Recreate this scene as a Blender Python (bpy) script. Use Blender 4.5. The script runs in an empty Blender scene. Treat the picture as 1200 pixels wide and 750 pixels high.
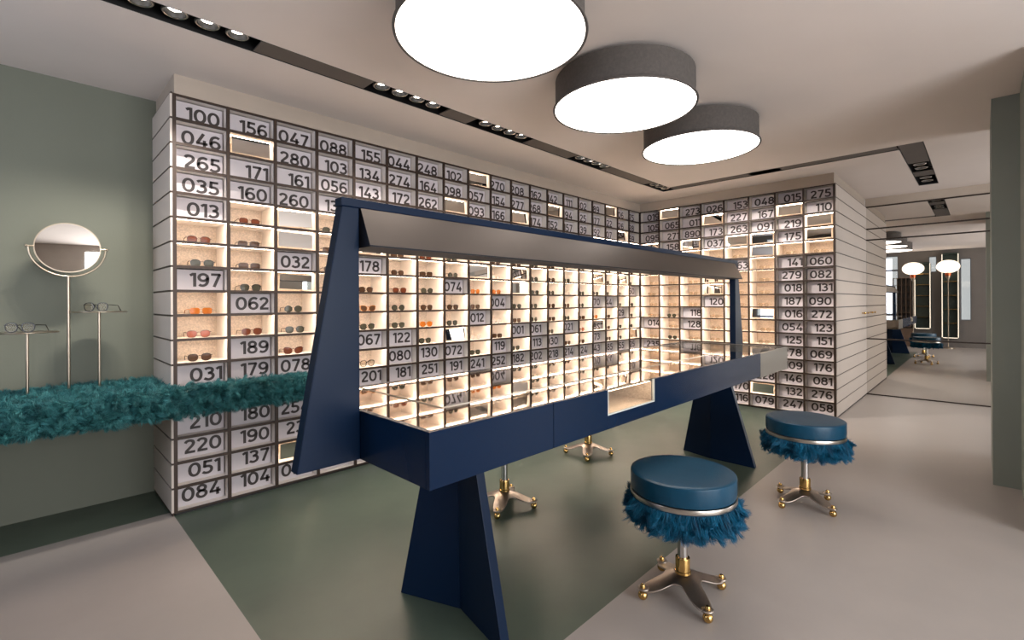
import bpy, math, random
import numpy as np
from mathutils import Vector, Matrix

random.seed(7)
rng = np.random.default_rng(7)
SC = bpy.context.scene
COL = SC.collection
PI = math.pi

# ------------------------------------------------------------------ camera, world, exposure
YAW, ROLL, FPX = 0.7938, -0.0048, 559.8
EYE = 1.3
cam_data = bpy.data.cameras.new('camera')
cam_data.sensor_width = 36.0
cam_data.lens = FPX * 36.0 / 1200.0
cam_data.shift_x = 0.0
cam_data.shift_y = -(375 - 354.45) / 1200.0
cam_data.clip_start = 0.02
cam = bpy.data.objects.new('camera', cam_data)
COL.objects.link(cam)
fw = Vector((math.sin(YAW), math.cos(YAW), 0))
rt = Vector((math.cos(YAW), -math.sin(YAW), 0))
up = Vector((0, 0, 1))
r2 = rt * math.cos(ROLL) + up * math.sin(ROLL)
u2 = -rt * math.sin(ROLL) + up * math.cos(ROLL)
m = Matrix((r2, u2, -fw)).transposed().to_4x4()
m.translation = Vector((0, 0, EYE))
cam.matrix_world = m
SC.camera = cam

SC.view_settings.view_transform = 'Standard'
SC.view_settings.look = 'None'
SC.view_settings.gamma = 1.0
SC.view_settings.use_curve_mapping = False
SC.view_settings.exposure = 0.0

WORLD_STRENGTH = 1.1
DRUM_EMIT = 6.0
STRIP_EMIT = 21.0
SPOT_WATT = 36.0
WINDOW_WATT = 235.0
world = bpy.data.worlds.new('world')
SC.world = world
world.use_nodes = True
bg = world.node_tree.nodes['Background']
bg.inputs[0].default_value = (0.80, 0.88, 1.0, 1)
bg.inputs[1].default_value = WORLD_STRENGTH


def area_light(name, loc, rot, sx, sy, watt, color):
    d = bpy.data.lights.new(name, 'AREA')
    d.shape = 'RECTANGLE'
    d.size, d.size_y = sx, sy
    d.energy = watt
    d.color = color
    o = bpy.data.objects.new(name, d)
    o.location = loc
    o.rotation_euler = rot
    COL.objects.link(o)
    return o


# daylight through shop front behind the camera and side window, plus an added fill
area_light('daylight_shop_front', (1.3, -3.42, 1.45), (math.radians(90), 0, 0), 3.6, 2.3, WINDOW_WATT, (0.95, 0.97, 1.0))
area_light('added_fill_corridor', (6.3, -3.42, 1.45), (math.radians(90), 0, 0), 2.0, 2.3, WINDOW_WATT * 0.3, (0.97, 0.98, 1.0))  # added fill to brighten the cupboard side, no such door is known
area_light('daylight_back_window', (-1.66, 2.55, 1.55), (0, math.radians(-90), 0), 2.0, 1.3, WINDOW_WATT * 0.13, (0.72, 0.80, 1.0))


# ------------------------------------------------------------------ materials
def lin(c):
    out = []
    for v in c[:3]:
        v = v / 255.0
        out.append(v / 12.92 if v <= 0.04045 else ((v + 0.055) / 1.055) ** 2.4)
    return tuple(out) + (1.0,)


def mat(name, rgb, rough=0.5, metal=0.0, var=0.0, scale=8.0, coat=0.0, bump=0.0, bump_scale=60.0, stretch=None, spec=0.5, emit=None, emit_s=0.0):
    M = bpy.data.materials.new(name)
    M.use_nodes = True
    nt = M.node_tree
    b = nt.nodes['Principled BSDF']
    c = lin(rgb)
    b.inputs['Base Color'].default_value = c
    b.inputs['Roughness'].default_value = rough
    b.inputs['Metallic'].default_value = metal
    b.inputs['Coat Weight'].default_value = coat
    b.inputs['Coat Roughness'].default_value = 0.08
    b.inputs['Specular IOR Level'].default_value = spec
    if emit:
        b.inputs['Emission Color'].default_value = lin(emit)
        b.inputs['Emission Strength'].default_value = emit_s
    if var or bump:
        tc = nt.nodes.new('ShaderNodeTexCoord')
        mp = nt.nodes.new('ShaderNodeMapping')
        if stretch:
            mp.inputs['Scale'].default_value = stretch
        nt.links.new(tc.outputs['Object'], mp.inputs['Vector'])
    if var:
        n = nt.nodes.new('ShaderNodeTexNoise')
        n.inputs['Scale'].default_value = scale
        n.inputs['Detail'].default_value = 6
        nt.links.new(mp.outputs[0], n.inputs['Vector'])
        r = nt.nodes.new('ShaderNodeValToRGB')
        r.color_ramp.elements[0].position = 0.3
        r.color_ramp.elements[1].position = 0.7
        r.color_ramp.elements[0].color = tuple(v * (1 - var) for v in c[:3]) + (1,)
        r.color_ramp.elements[1].color = tuple(min(1, v * (1 + var)) for v in c[:3]) + (1,)
        nt.links.new(n.outputs['Fac'], r.inputs[0])
        nt.links.new(r.outputs[0], b.inputs['Base Color'])
    if bump:
        n = nt.nodes.new('ShaderNodeTexNoise')
        n.inputs['Scale'].default_value = bump_scale
        n.inputs['Detail'].default_value = 4
        nt.links.new(mp.outputs[0], n.inputs['Vector'])
        bp = nt.nodes.new('ShaderNodeBump')
        bp.inputs['Strength'].default_value = bump
        bp.inputs['Distance'].default_value = 0.004
        nt.links.new(n.outputs['Fac'], bp.inputs['Height'])
        nt.links.new(bp.outputs[0], b.inputs['Normal'])
    return M


def emitter(name, rgb, strength):
    M = bpy.data.materials.new(name)
    M.use_nodes = True
    nt = M.node_tree
    nt.nodes.clear()
    o = nt.nodes.new('ShaderNodeOutputMaterial')
    e = nt.nodes.new('ShaderNodeEmission')
    e.inputs[0].default_value = lin(rgb)
    e.inputs[1].default_value = strength
    nt.links.new(e.outputs[0], o.inputs[0])
    return M


def glass(name, rgb, alpha, rough=0.02, f0=0.04):
    """thin sheet: tinted transparency with a fresnel reflection"""
    M = bpy.data.materials.new(name)
    M.use_nodes = True
    nt = M.node_tree
    nt.nodes.clear()
    o = nt.nodes.new('ShaderNodeOutputMaterial')
    t = nt.nodes.new('ShaderNodeBsdfTransparent')
    t.inputs[0].default_value = lin(rgb)
    g = nt.nodes.new('ShaderNodeBsdfGlossy')
    g.inputs['Roughness'].default_value = rough
    g.inputs[0].default_value = (0.9, 0.9, 0.9, 1)
    d = nt.nodes.new('ShaderNodeBsdfDiffuse')
    d.inputs[0].default_value = lin(rgb)
    m1 = nt.nodes.new('ShaderNodeMixShader')
    m1.inputs[0].default_value = alpha
    nt.links.new(t.outputs[0], m1.inputs[1])
    nt.links.new(d.outputs[0], m1.inputs[2])
    lw = nt.nodes.new('ShaderNodeLayerWeight')
    lw.inputs[0].default_value = 0.5
    pw = nt.nodes.new('ShaderNodeMath')
    pw.operation = 'POWER'
    pw.inputs[1].default_value = 4.0
    nt.links.new(lw.outputs['Facing'], pw.inputs[0])
    f = nt.nodes.new('ShaderNodeMath')
    f.operation = 'MULTIPLY_ADD'
    f.inputs[1].default_value = 0.4
    f.inputs[2].default_value = f0
    nt.links.new(pw.outputs[0], f.inputs[0])
    m2 = nt.nodes.new('ShaderNodeMixShader')
    nt.links.new(f.outputs[0], m2.inputs[0])
    nt.links.new(m1.outputs[0], m2.inputs[1])
    nt.links.new(g.outputs[0], m2.inputs[2])
    nt.links.new(m2.outputs[0], o.inputs[0])
    return M


def fur_mat(name, dark, light):
    M = bpy.data.materials.new(name)
    M.use_nodes = True
    nt = M.node_tree
    b = nt.nodes['Principled BSDF']
    b.inputs['Roughness'].default_value = 0.55
    b.inputs['Specular IOR Level'].default_value = 0.35
    g = nt.nodes.new('ShaderNodeNewGeometry')
    tc = nt.nodes.new('ShaderNodeTexCoord')
    n = nt.nodes.new('ShaderNodeTexNoise')
    n.inputs['Scale'].default_value = 16
    n.inputs['Detail'].default_value = 3
    nt.links.new(tc.outputs['Object'], n.inputs['Vector'])
    mx = nt.nodes.new('ShaderNodeMath')
    mx.operation = 'MULTIPLY_ADD'
    mx.inputs[1].default_value = 0.5
    nt.links.new(g.outputs['Random Per Island'], mx.inputs[0])
    nt.links.new(n.outputs['Fac'], mx.inputs[2])
    r = nt.nodes.new('ShaderNodeValToRGB')
    r.color_ramp.elements[0].position = 0.45
    r.color_ramp.elements[1].position = 1.0
    r.color_ramp.elements[0].color = lin(dark)
    r.color_ramp.elements[1].color = lin(light)
    nt.links.new(mx.outputs[0], r.inputs[0])
    nt.links.new(r.outputs[0], b.inputs['Base Color'])
    return M


def floor_mat():
    """poured resin floor: pale grey, with the green painted zone under the table and along the shelves"""
    M = bpy.data.materials.new('resin_floor')
    M.use_nodes = True
    nt = M.node_tree
    L = nt.links.new
    b = nt.nodes['Principled BSDF']
    g = nt.nodes.new('ShaderNodeNewGeometry')
    s = nt.nodes.new('ShaderNodeSeparateXYZ')
    L(g.outputs['Position'], s.inputs[0])

    def cmp(out, v):
        n = nt.nodes.new('ShaderNodeMath')
        n.operation = 'GREATER_THAN'
        n.inputs[1].default_value = v
        L(out, n.inputs[0])
        return n.outputs[0]

    def op(o, a, c):
        n = nt.nodes.new('ShaderNodeMath')
        n.operation = o
        L(a, n.inputs[0])
        L(c, n.inputs[1])
        return n.outputs[0]
    area = op('MULTIPLY', cmp(s.outputs[0], 0.632), cmp(s.outputs[1], 1.152))
    strip = cmp(s.outputs[1], 3.61)
    mask = op('MAXIMUM', area, strip)

    def cloudy(c1, c2, sc):
        n = nt.nodes.new('ShaderNodeTexNoise')
        n.inputs['Scale'].default_value = sc
        n.inputs['Detail'].default_value = 7
        n.inputs['Roughness'].default_value = 0.6
        L(g.outputs['Position'], n.inputs['Vector'])
        r = nt.nodes.new('ShaderNodeValToRGB')
        r.color_ramp.elements[0].position = 0.3
        r.color_ramp.elements[1].position = 0.72
        r.color_ramp.elements[0].color = lin(c1)
        r.color_ramp.elements[1].color = lin(c2)
        L(n.outputs['Fac'], r.inputs[0])
        return r.outputs[0], n.outputs['Fac']
    grey, gf = cloudy((150, 143, 138), (160, 152, 147), 1.6)
    green, _ = cloudy((68, 80, 70), (80, 92, 80), 2.2)
    mix = nt.nodes.new('ShaderNodeMix')
    mix.data_type = 'RGBA'
    L(mask, mix.inputs[0])
    L(grey, mix.inputs[6])
    L(green, mix.inputs[7])
    L(mix.outputs[2], b.inputs['Base Color'])
    rr = nt.nodes.new('ShaderNodeMapRange')
    rr.inputs[3].default_value = 0.28
    rr.inputs[4].default_value = 0.42
    L(gf, rr.inputs[0])
    L(rr.outputs[0], b.inputs['Roughness'])
    b.inputs['Specular IOR Level'].default_value = 0.45
    return M


M_floor = floor_mat()
M_ceil = mat('ceiling_paint', (218, 207, 200), 0.9, var=0.02, scale=2)
M_green = mat('green_wall_paint', (104, 107, 94), 0.7, var=0.03, scale=2, bump=0.08, bump_scale=90)
M_column = mat('grey_green_column_paint', (134, 139, 131), 0.6, var=0.03, scale=2)
M_bulk = mat('bulkhead_paint', (178, 164, 150), 0.85, var=0.02)
M_dark = mat('bronze_rail', (58, 43, 34), 0.45, 0.3, var=0.08, scale=20)
M_white = mat('white_lining', (236, 228, 220), 0.6, var=0.01)
M_panel = mat('white_panel', (204, 196, 199), 0.55, var=0.015, scale=14)
M_side = mat('white_laminate', (206, 194, 184), 0.5, var=0.015, scale=4)
M_linen = mat('beige_woven_back', (205, 188, 171), 0.9, var=0.22, scale=120, bump=0.4, bump_scale=260)
M_digit = mat('dark_number_paint', (52, 42, 40), 0.5, var=0.03)
M_mirror = mat('mirror_silver', (236, 234, 230), 0.015, 1.0)
M_wallmirror = mat('wall_mirror_silver', (228, 225, 220), 0.01, 1.0)
M_tabmirror = mat('polished_table_top', (226, 214, 202), 0.03, 1.0, bump=0.02, bump_scale=7)
M_strip = emitter('warm_led_strip', (255, 232, 208), STRIP_EMIT)
M_plinth = mat('black_plinth', (22, 20, 18), 0.5)
M_blue = mat('navy_lacquer', (6, 28, 54), 0.26, 0.0, var=0.05, scale=3, coat=0.0, spec=0.2)
M_blue2 = mat('navy_satin', (5, 25, 49), 0.36, 0.0, var=0.05, scale=3, coat=0.0, spec=0.16)
M_hood = mat('bronze_grey_metal', (104, 97, 92), 0.36, 0.85, var=0.05, scale=3)
M_steel = mat('brushed_steel', (196, 188, 178), 0.28, 1.0, var=0.04, scale=30, stretch=(1, 1, 12))
M_chrome = mat('chrome', (205, 200, 196), 0.12, 1.0)
M_base = mat('polished_nickel', (176, 164, 154), 0.34, 1.0, var=0.05, scale=40, stretch=(1, 12, 1))
M_brass = mat('brass', (206, 168, 104), 0.2, 1.0, var=0.04)
M_leather = mat('teal_leather', (5, 58, 82), 0.36, 0.0, var=0.08, scale=20, bump=0.12, bump_scale=160, coat=0.0, spec=0.35)
M_fur_teal = fur_mat('teal_bench_fur', (10, 56, 62), (68, 138, 140))
M_fur_blue = fur_mat('blue_stool_fur', (0, 44, 72), (0, 108, 146))
M_skin = mat('fur_backing', (10, 52, 56), 0.9, var=0.2, scale=40)
M_skin2 = mat('fur_backing_blue', (2, 50, 74), 0.9, var=0.2, scale=40)
M_felt = mat('charcoal_felt', (86, 80, 76), 0.95, var=0.12, scale=60, bump=0.3, bump_scale=200)
M_diff = emitter('drum_diffuser', (255, 246, 238), DRUM_EMIT)
M_track = mat('brown_track_cover', (84, 76, 70), 0.6, var=0.05)
M_black = mat('black_housing', (14, 13, 13), 0.45)
M_lens = emitter('spot_lens', (255, 244, 230), 22.0)
M_trim = mat('dark_trim', (48, 38, 32), 0.4, 0.4)
M_bmetal = mat('brushed_champagne_metal', (176, 162, 144), 0.3, 1.0, var=0.04)
M_fblack = mat('black_acetate', (22, 18, 17), 0.25, var=0.05)
M_ftort = mat('tortoise_acetate', (78, 42, 26), 0.25, var=0.5, scale=120)
M_fbrown = mat('brown_acetate', (56, 42, 30), 0.25, var=0.3, scale=100)
M_fclear = mat('pale_acetate', (196, 180, 160), 0.2)
M_fgold = mat('gold_wire', (190, 160, 110), 0.25, 1.0)
M_famber = mat('amber_acetate', (170, 104, 34), 0.25, var=0.2, scale=100)
M_lred = mat('red_brown_lens', (84, 44, 28), 0.15, spec=0.2)
M_lbrown = mat('brown_lens', (62, 44, 32), 0.15, spec=0.2)
M_lgreen = mat('grey_green_lens', (56, 55, 46), 0.15, spec=0.2)
M_lamber = mat('amber_lens', (150, 84, 30), 0.15, spec=0.2)
M_lpale = mat('pale_grey_lens', (176, 166, 158), 0.12, coat=0.2)
M_lpink = mat('coral_lens', (132, 72, 52), 0.15, spec=0.2)
M_lclear = glass('clear_lens', (246, 242, 236), 0.01, f0=0.008)
M_glass = glass('clear_glass', (242, 241, 237), 0.03)
M_glassedge = mat('glass_edge', (200, 206, 202), 0.15, 0.0, coat=0.5)
M_frost = mat('satin_glass', (150, 143, 132), 0.3, 0.75)


# ------------------------------------------------------------------ mesh helpers
class MB:
    def __init__(s):
        s.v, s.f, s.k = [], [], []

    def add(s, vs, fs, k=0):
        n = len(s.v)
        s.v += [tuple(p) for p in vs]
        s.f += [tuple(i + n for i in f) for f in fs]
        s.k += [k] * len(fs)
        return s

    def box(s, x0, x1, y0, y1, z0, z1, k=0):
        return s.add([(x0, y0, z0), (x1, y0, z0), (x1, y1, z0), (x0, y1, z0), (x0, y0, z1), (x1, y0, z1), (x1, y1, z1), (x0, y1, z1)],
                     [(0, 3, 2, 1), (4, 5, 6, 7), (0, 1, 5, 4), (1, 2, 6, 5), (2, 3, 7, 6), (3, 0, 4, 7)], k)

    def hexa(s, b, t, k=0):
        """eight corners: bottom ring, top ring (any convex or concave ring)"""
        n = len(b)
        return s.add(list(b) + list(t), [tuple(range(n - 1, -1, -1)), tuple(range(n, 2 * n))] +
                     [(i, (i + 1) % n, n + (i + 1) % n, n + i) for i in range(n)], k)

    def lathe(s, prof, c=(0, 0, 0), n=32, k=0, cap0=False, cap1=False, axis='z'):
        vs, fs = [], []
        for (r, z) in prof:
            for i in range(n):
                a = 2 * PI * i / n
                if axis == 'z':
                    vs.append((c[0] + r * math.cos(a), c[1] + r * math.sin(a), c[2] + z))
                elif axis == 'y':
                    vs.append((c[0] + r * math.cos(a), c[1] + z, c[2] + r * math.sin(a)))
                else:
                    vs.append((c[0] + z, c[1] + r * math.cos(a), c[2] + r * math.sin(a)))
        m_ = len(prof)
        for j in range(m_ - 1):
            for i in range(n):
                i2 = (i + 1) % n
                fs.append((j * n + i, j * n + i2, (j + 1) * n + i2, (j + 1) * n + i))
        if cap0:
            fs.append(tuple(range(n - 1, -1, -1)))
        if cap1:
            fs.append(tuple((m_ - 1) * n + i for i in range(n)))
        return s.add(vs, fs, k)

    def tube(s, pts, r, n=8, k=0, closed=False):
        pts = [Vector(p) for p in pts]
        m_ = len(pts)
        vs, fs = [], []
        prev = None
        for i, p in enumerate(pts):
            a = pts[(i - 1) % m_] if (i > 0 or closed) else p
            b = pts[(i + 1) % m_] if (i < m_ - 1 or closed) else p
            t = (b - a).normalized()
            if prev is None:
                ref = Vector((0, 0, 1)) if abs(t.z) < 0.9 else Vector((1, 0, 0))
                u = t.cross(ref).normalized()
            else:
                u = (prev - t * prev.dot(t)).normalized()
            prev = u
            w = t.cross(u)
            rr = r[i] if isinstance(r, (list, tuple)) else r
            for j in range(n):
                q = 2 * PI * j / n
                vs.append(p + u * (rr * math.cos(q)) + w * (rr * math.sin(q)))
        for i in range(m_ - (0 if closed else 1)):
            i2 = (i + 1) % m_
            for j in range(n):
                j2 = (j + 1) % n
                fs.append((i * n + j, i2 * n + j, i2 * n + j2, i * n + j2))
        if not closed:
            fs.append(tuple(range(n - 1, -1, -1)))
            fs.append(tuple((m_ - 1) * n + j for j in range(n)))
        return s.add(vs, fs, k)

    def ball(s, c, r, n=16, k=0, sz=1.0):
        prof = [(r * math.sin(PI * i / (n // 2)), -r * sz * math.cos(PI * i / (n // 2))) for i in range(n // 2 + 1)]
        prof[0] = (r * 0.02, prof[0][1])
        prof[-1] = (r * 0.02, prof[-1][1])
        return s.lathe(prof, c, n, k, True, True)

    def mesh(s, name, mats, smooth=False):
        me = bpy.data.meshes.new(name)
        me.from_pydata(s.v, [], s.f)
        for q in (mats if isinstance(mats, (list, tuple)) else [mats]):
            me.materials.append(q)
        if len(set(s.k)) > 1:
            me.polygons.foreach_set('material_index', s.k)
        if smooth:
            me.polygons.foreach_set('use_smooth', [True] * len(s.f))
            me.set_sharp_from_angle(angle=math.radians(38))
        me.update()
        return me

    def obj(s, name, mats, parent=None, smooth=False, bevel=0.0, seg=2):
        o = bpy.data.objects.new(name, s.mesh(name, mats, smooth))
        COL.objects.link(o)
        if parent:
            o.parent = parent
        if bevel:
            b = o.modifiers.new('bevel', 'BEVEL')
            b.width = bevel
            b.segments = seg
            b.limit_method = 'ANGLE'
            b.angle_limit = math.radians(35)
        return o


def tag(o, label=None, cat=None, group=None, kind=None):
    if label:
        o['label'] = label
    if cat:
        o['category'] = cat
    if group:
        o['group'] = group
    if kind:
        o['kind'] = kind
    return o


def thing(name, label, cat, loc=(0, 0, 0), rz=0.0, group=None):
    o = bpy.data.objects.new(name, None)
    o.empty_display_size = 0.05
    COL.objects.link(o)
    o.location = loc
    o.rotation_euler = (0, 0, rz)
    return tag(o, label, cat, group)


def struct(name, mb, m_, **kw):
    return tag(mb.obj(name, m_, **kw), kind='structure')


def dup(root, loc, rz, label, group=None):
    r = root.copy()
    COL.objects.link(r)
    r.location = loc
    r.rotation_euler = (0, 0, rz)
    r['label'] = label
    if group:
        r['group'] = group
    for ch in list(root.children):
        c = ch.copy()
        COL.objects.link(c)
        c.parent = r
        for g in ch.children:
            d = g.copy()
            COL.objects.link(d)
            d.parent = c
    return r


def link(name, data, parent=None, loc=None, rot=None):
    o = bpy.data.objects.new(name, data)
    COL.objects.link(o)
    if parent:
        o.parent = parent
    if loc is not None:
        o.location = loc
    if rot is not None:
        o.rotation_euler = rot
    return o


# ------------------------------------------------------------------ room dimensions
X0, YL = 0.641, 3.534           # near end and front plane of the left shelving
CW, NL, NR, NROW = 0.2952, 19, 8, 17
XR = X0 + NL * CW               # front plane of the far shelving
CWR = 0.2971
YE = YL - NR * CWR              # free end of the far shelving
ZT, ZB = 2.597, 0.0134
RP = (ZT - ZB) / NROW
DEP = 0.27
ZC = 2.717
XM = 8.2                        # mirror wall
YG = 4.11                       # green wall
XB, YF = -1.6, -3.4             # back wall, shop front

# floor and ceiling
struct('floor', MB().box(XB - 0.3, XM + 0.1, YF - 0.3, YG + 0.3, -0.12, 0.0), M_floor)
cz = MB()
chan = [(-1.2, 5.767, 2.76, 2.925), (5.60, 5.767, 0.365, 2.925), (5.60, 7.74, 0.365, 0.55)]
xs = sorted({XB - 0.3, XM + 0.1} | {v for c in chan for v in c[:2]})
ys = sorted({YF - 0.3, YG + 0.3} | {v for c in chan for v in c[2:]})
for i in range(len(xs) - 1):
    for j in range(len(ys) - 1):
        mx, my = (xs[i] + xs[i + 1]) / 2, (ys[j] + ys[j + 1]) / 2
        inside = any(c[0] < mx < c[1] and c[2] < my < c[3] for c in chan)
        if not inside:
            cz.box(xs[i], xs[i + 1], ys[j], ys[j + 1], ZC, ZC + 0.13)
cz.box(XB - 0.3, XM + 0.1, YF - 0.3, YG + 0.3, ZC + 0.1301, ZC + 0.2)
struct('ceiling', cz, M_ceil)

# walls
struct('wall_left', MB().box(XB - 0.2, XM + 0.1, YG, YG + 0.2, 0, ZC), M_green)
struct('wall_far', MB().box(XR + DEP + 0.02, XR + DEP + 0.1, YE + 0.35, YG, 0, ZC), M_bulk)
struct('wall_right', MB().box(XM, XM + 0.02, -2.4, YE + 0.3, 0.0, ZC - 0.12), M_wallmirror)
tr = 1
for z in (2.597, ZT - 2 * RP, ZT - 3 * RP, ZT - 12 * RP, 0.006):
    struct('trim_%d' % tr, MB().box(XM - 0.006, XM, -2.4, YE, z - 0.009, z + 0.009), M_trim)
    tr += 1
# bulkheads over the shelving and the mirror
struct('trim_6', MB().box(X0, XR + 0.3, YL, YG, ZT + 0.001, ZC), M_bulk)
struct('trim_7', MB().box(XR, XM, YE, YL - 0.001, ZT + 0.001, ZC), M_bulk)
struct('trim_8', MB().box(XM - 0.001, XM + 0.05, -2.4, YE - 0.001, ZT + 0.010, ZC), M_bulk)
# grey-green column at the right edge
struct('wall_near', MB().box(4.77, 5.62, -0.75, -0.052, 0, ZC), M_column)
struct('wall_front_side', MB().box(3.9, 4.769, -0.75, -0.19, 0, ZC), M_column)

# walls behind the camera
bw = MB()
wins = [(0.2, 0.42, 0.75, 2.45), (0.90, 1.08, 2.10, 2.55), (1.75, 3.3, 0.9, 2.62)]
ys = sorted({YF, YG} | {v for w in wins for v in w[:2]})
zs = sorted({0.0, ZC} | {v for w in wins for v in w[2:]})
for i in range(len(ys) - 1):
    for j in range(len(zs) - 1):
        my, mz = (ys[i] + ys[i + 1]) / 2, (zs[j] + zs[j + 1]) / 2
        if not any(w[0] < my < w[1] and w[2] < mz < w[3] for w in wins):
            bw.box(XB - 0.15, XB, ys[i], ys[i + 1], zs[j], zs[j + 1])
M_backwall = mat('grey_brown_wall', (98, 92, 88), 0.6, var=0.06, scale=3)
struct('wall_back', bw, M_backwall)
M_sash = mat('grey_window_frame', (96, 98, 104), 0.5)
for i, w in enumerate(wins):
    fr = MB()
    t = 0.02
    fr.box(XB - 0.1, XB - 0.05, w[0], w[0] + t, w[2], w[3]).box(XB - 0.1, XB - 0.05, w[1] - t, w[1], w[2], w[3])
    fr.box(XB - 0.1, XB - 0.05, w[0] + t, w[1] - t, w[2], w[2] + t).box(XB - 0.1, XB - 0.05, w[0] + t, w[1] - t, w[3] - t, w[3])
    if i == 2:
        fr.box(XB - 0.1, XB - 0.05, w[0] + t, w[1] - t, 2.17, 2.22)
        fr.box(XB - 0.1, XB - 0.05, 2.5, 2.54, w[2] + t, 2.17)
    wo = struct('window_%d' % (i + 1), fr, M_sash)
    MB().box(XB - 0.078, XB - 0.072, w[0] + t, w[1] - t, w[2] + t, w[3] - t).obj('pane', M_glass, wo)
fz0, fz1 = 0.25, 2.6
fronts = [(-0.5, 3.1, 3), (5.3, 7.3, 2)]  # the right-hand opening is made up to admit the added fill light
fwm = MB()
px = XB
for (a_, b_, _) in fronts:
    fwm.box(px, a_, YF - 0.15, YF, 0, ZC)
    fwm.box(a_, b_, YF - 0.15, YF, 0, fz0).box(a_, b_, YF - 0.15, YF, fz1, ZC)
    px = b_
fwm.box(px, XM, YF - 0.15, YF, 0, ZC)
struct('wall_front', fwm, mat('pale_wall', (176, 168, 160), 0.8, var=0.03))
for q, (fx0, fx1, nb) in enumerate(fronts):
    fr = MB()
    st_ = (fx1 - fx0 - 0.04) / nb
    for k in range(nb + 1):
        fr.box(fx0 + st_ * k, fx0 + st_ * k + 0.04, YF - 0.1, YF - 0.05, fz0, fz1)
    for k in range(nb):
        xa, xb = fx0 + st_ * k + 0.04, fx0 + st_ * (k + 1)
        fr.box(xa, xb, YF - 0.1, YF - 0.05, fz0, fz0 + 0.04).box(xa, xb, YF - 0.1, YF - 0.05, fz1 - 0.04, fz1)
    wo = struct('window_%d' % (4 + q), fr, M_sash)
    MB().box(fx0 + 0.041, fx1 - 0.041, YF - 0.078, YF - 0.072, fz0 + 0.041, fz1 - 0.041).obj('pane', M_glass, wo)
struct('wall_corner', MB().box(XM, XM + 0.15, YF, -2.401, 0, ZC), mat('plain_wall', (150, 145, 138), 0.8, var=0.03))

# ------------------------------------------------------------------ contents of the shelves
G = 'g'
L_ROWS = [
    ['100', '046', '265', '035', '013', 'gt', 'gk', '197', 'go', 'gp', 'gb', '031', '-', '210', '220', '051', '084'],
    ['156', 'M', '171', '160', 'gr', 'gn', 'gn', 'gk', '062', 'gt', '189', '179', '-', '180', '190', '137', '104'],
    ['047', '280', '161', '260', 'M', 'M', '032', 'M', 'gd', 'gk', 'gx', '078', '-', '254', '231', 'M', '092'],
    ['088', '103', '056', '135', 'gk', 'gn', 'gb', 'gk', 'gd', 'gn', 'gk', '-', '-', '-', '-', '-', '-'],
    ['155', '134', '143', '-', 'gk', 'M', '178', 'gb', 'go2', 'gk', '067', 'ge', '201', '-', '-', '-', '-'],
    ['044', '274', '172', '-', 'gb', 'gn', 'gb', 'gt', 'gd', 'gk', '122', '080', '181', '-', '-', '-', '-'],
    ['248', '164', '262', '-', 'gk', 'gt', 'gn', 'gd', 'gb', 'ga', 'gk', '130', '251', '-', '-', '-', '-'],
    ['102', '098', 'M', '-', 'gd', 'gd', 'gd', '074', 'gb', 'gk', 'M', '072', '191', '-', '-', '-', '-'],
    ['M', '057', '093', '-', 'gb', 'gl', 'M', 'ga', 'gb', '012', 'gl', 'gk', '241', '-', '-', '-', '-'],
    ['270', '154', '166', '-', 'gn', 'gb', 'gl', 'ga', '004', 'gl', 'gn', '119', '252', '-', '-', '-', '-'],
    ['208', '277', 'M', '-', 'gk', 'gb', 'M', 'M', 'gk', 'gn', '001', 'gk', '182', '-', '-', '-', '-'],
    ['162', '268', '174', '-', 'gk', 'gk', 'gd', 'gk', 'gk', 'gd', '061', '113', '202', '-', '-', '-', '-'],
    ['142', 'M', '152', '-', 'gb', 'gn', 'gb', 'gd', 'gb', 'gn', 'gk', '030', '218', '-', '-', '-', '-'],
    ['111', '194', '157', '-', 'gd', 'M', 'gk', 'gl', 'gb', 'gd', '021', 'gb', '214', '-', '-', '-', '-'],
    ['302', '225', '239', '-', 'gl', 'gk', 'gl', 'gk', 'gd', 'gn', 'gp', 'gb', '224', '-', '-', '-', '-'],
    ['289', '177', '192', 'gk', 'gb', 'gl', 'M', 'gk', '070', 'ga', 'M', '073', '243', '-', '-', '-', '-'],
    ['M', '222', '107', 'gd', 'gb', 'gk', 'gb', 'gk', '144', 'gn', 'gn', 'gb', '185', '-', '-', '-', '-'],
    ['206', '226', 'M', 'gk', 'gk', 'gn', 'M', 'gb', 'gk', '129', 'gk', 'gk', '255', '-', '-', '-', '-'],
    ['075', '028', '159', 'gd', 'gk', 'gb', 'gk', '150', 'gk', 'gd', 'gd', 'M', '025', '-', '-', '-', '-'],
]
R_ROWS = [
    ['019', '105', '095', 'M', 'gw', 'gw', 'gw', 'gw', 'gw', 'gw', '014', 'gw', '235', '-', '-', '-', '-'],
    ['M', '065', '271', '158', 'gw', 'gw', 'gw', 'gw', 'gw', 'gk', 'gw', 'gk', 'gw', '-', '-', '-', '-'],
    ['273', '011', '890', 'M', 'gw', 'gw', 'gw', 'gw', 'gw', '118', '128', 'gw', '-', '-', '-', '-', '-'],
    ['026', 'M', '173', '037', 'gw', 'gw', 'M', 'M', '120', 'gw', 'gw', 'gw', '-', '-', '-', '-', '-'],
    ['153', '227', '263', 'M', 'gw', '163', 'gw', 'gw', 'gw', 'gw', 'gw', 'gw', '-', '-', '-', '170', '116'],
    ['048', '167', '091', 'M', 'M', 'gw', 'gw', 'gw', 'gw', 'M', 'gw', 'gw', 'M', '-', '228', 'M', '079'],
    ['015', 'M', '219', '175', 'gw', '141', '279', '018', '187', '016', '054', '125', '278', '109', '146', '132', '247'],
    ['275', '110', 'M', 'M', 'gw', '060', '082', '131', '090', '272', '123', '151', '069', '176', '081', '276', '058'],
]


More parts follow.
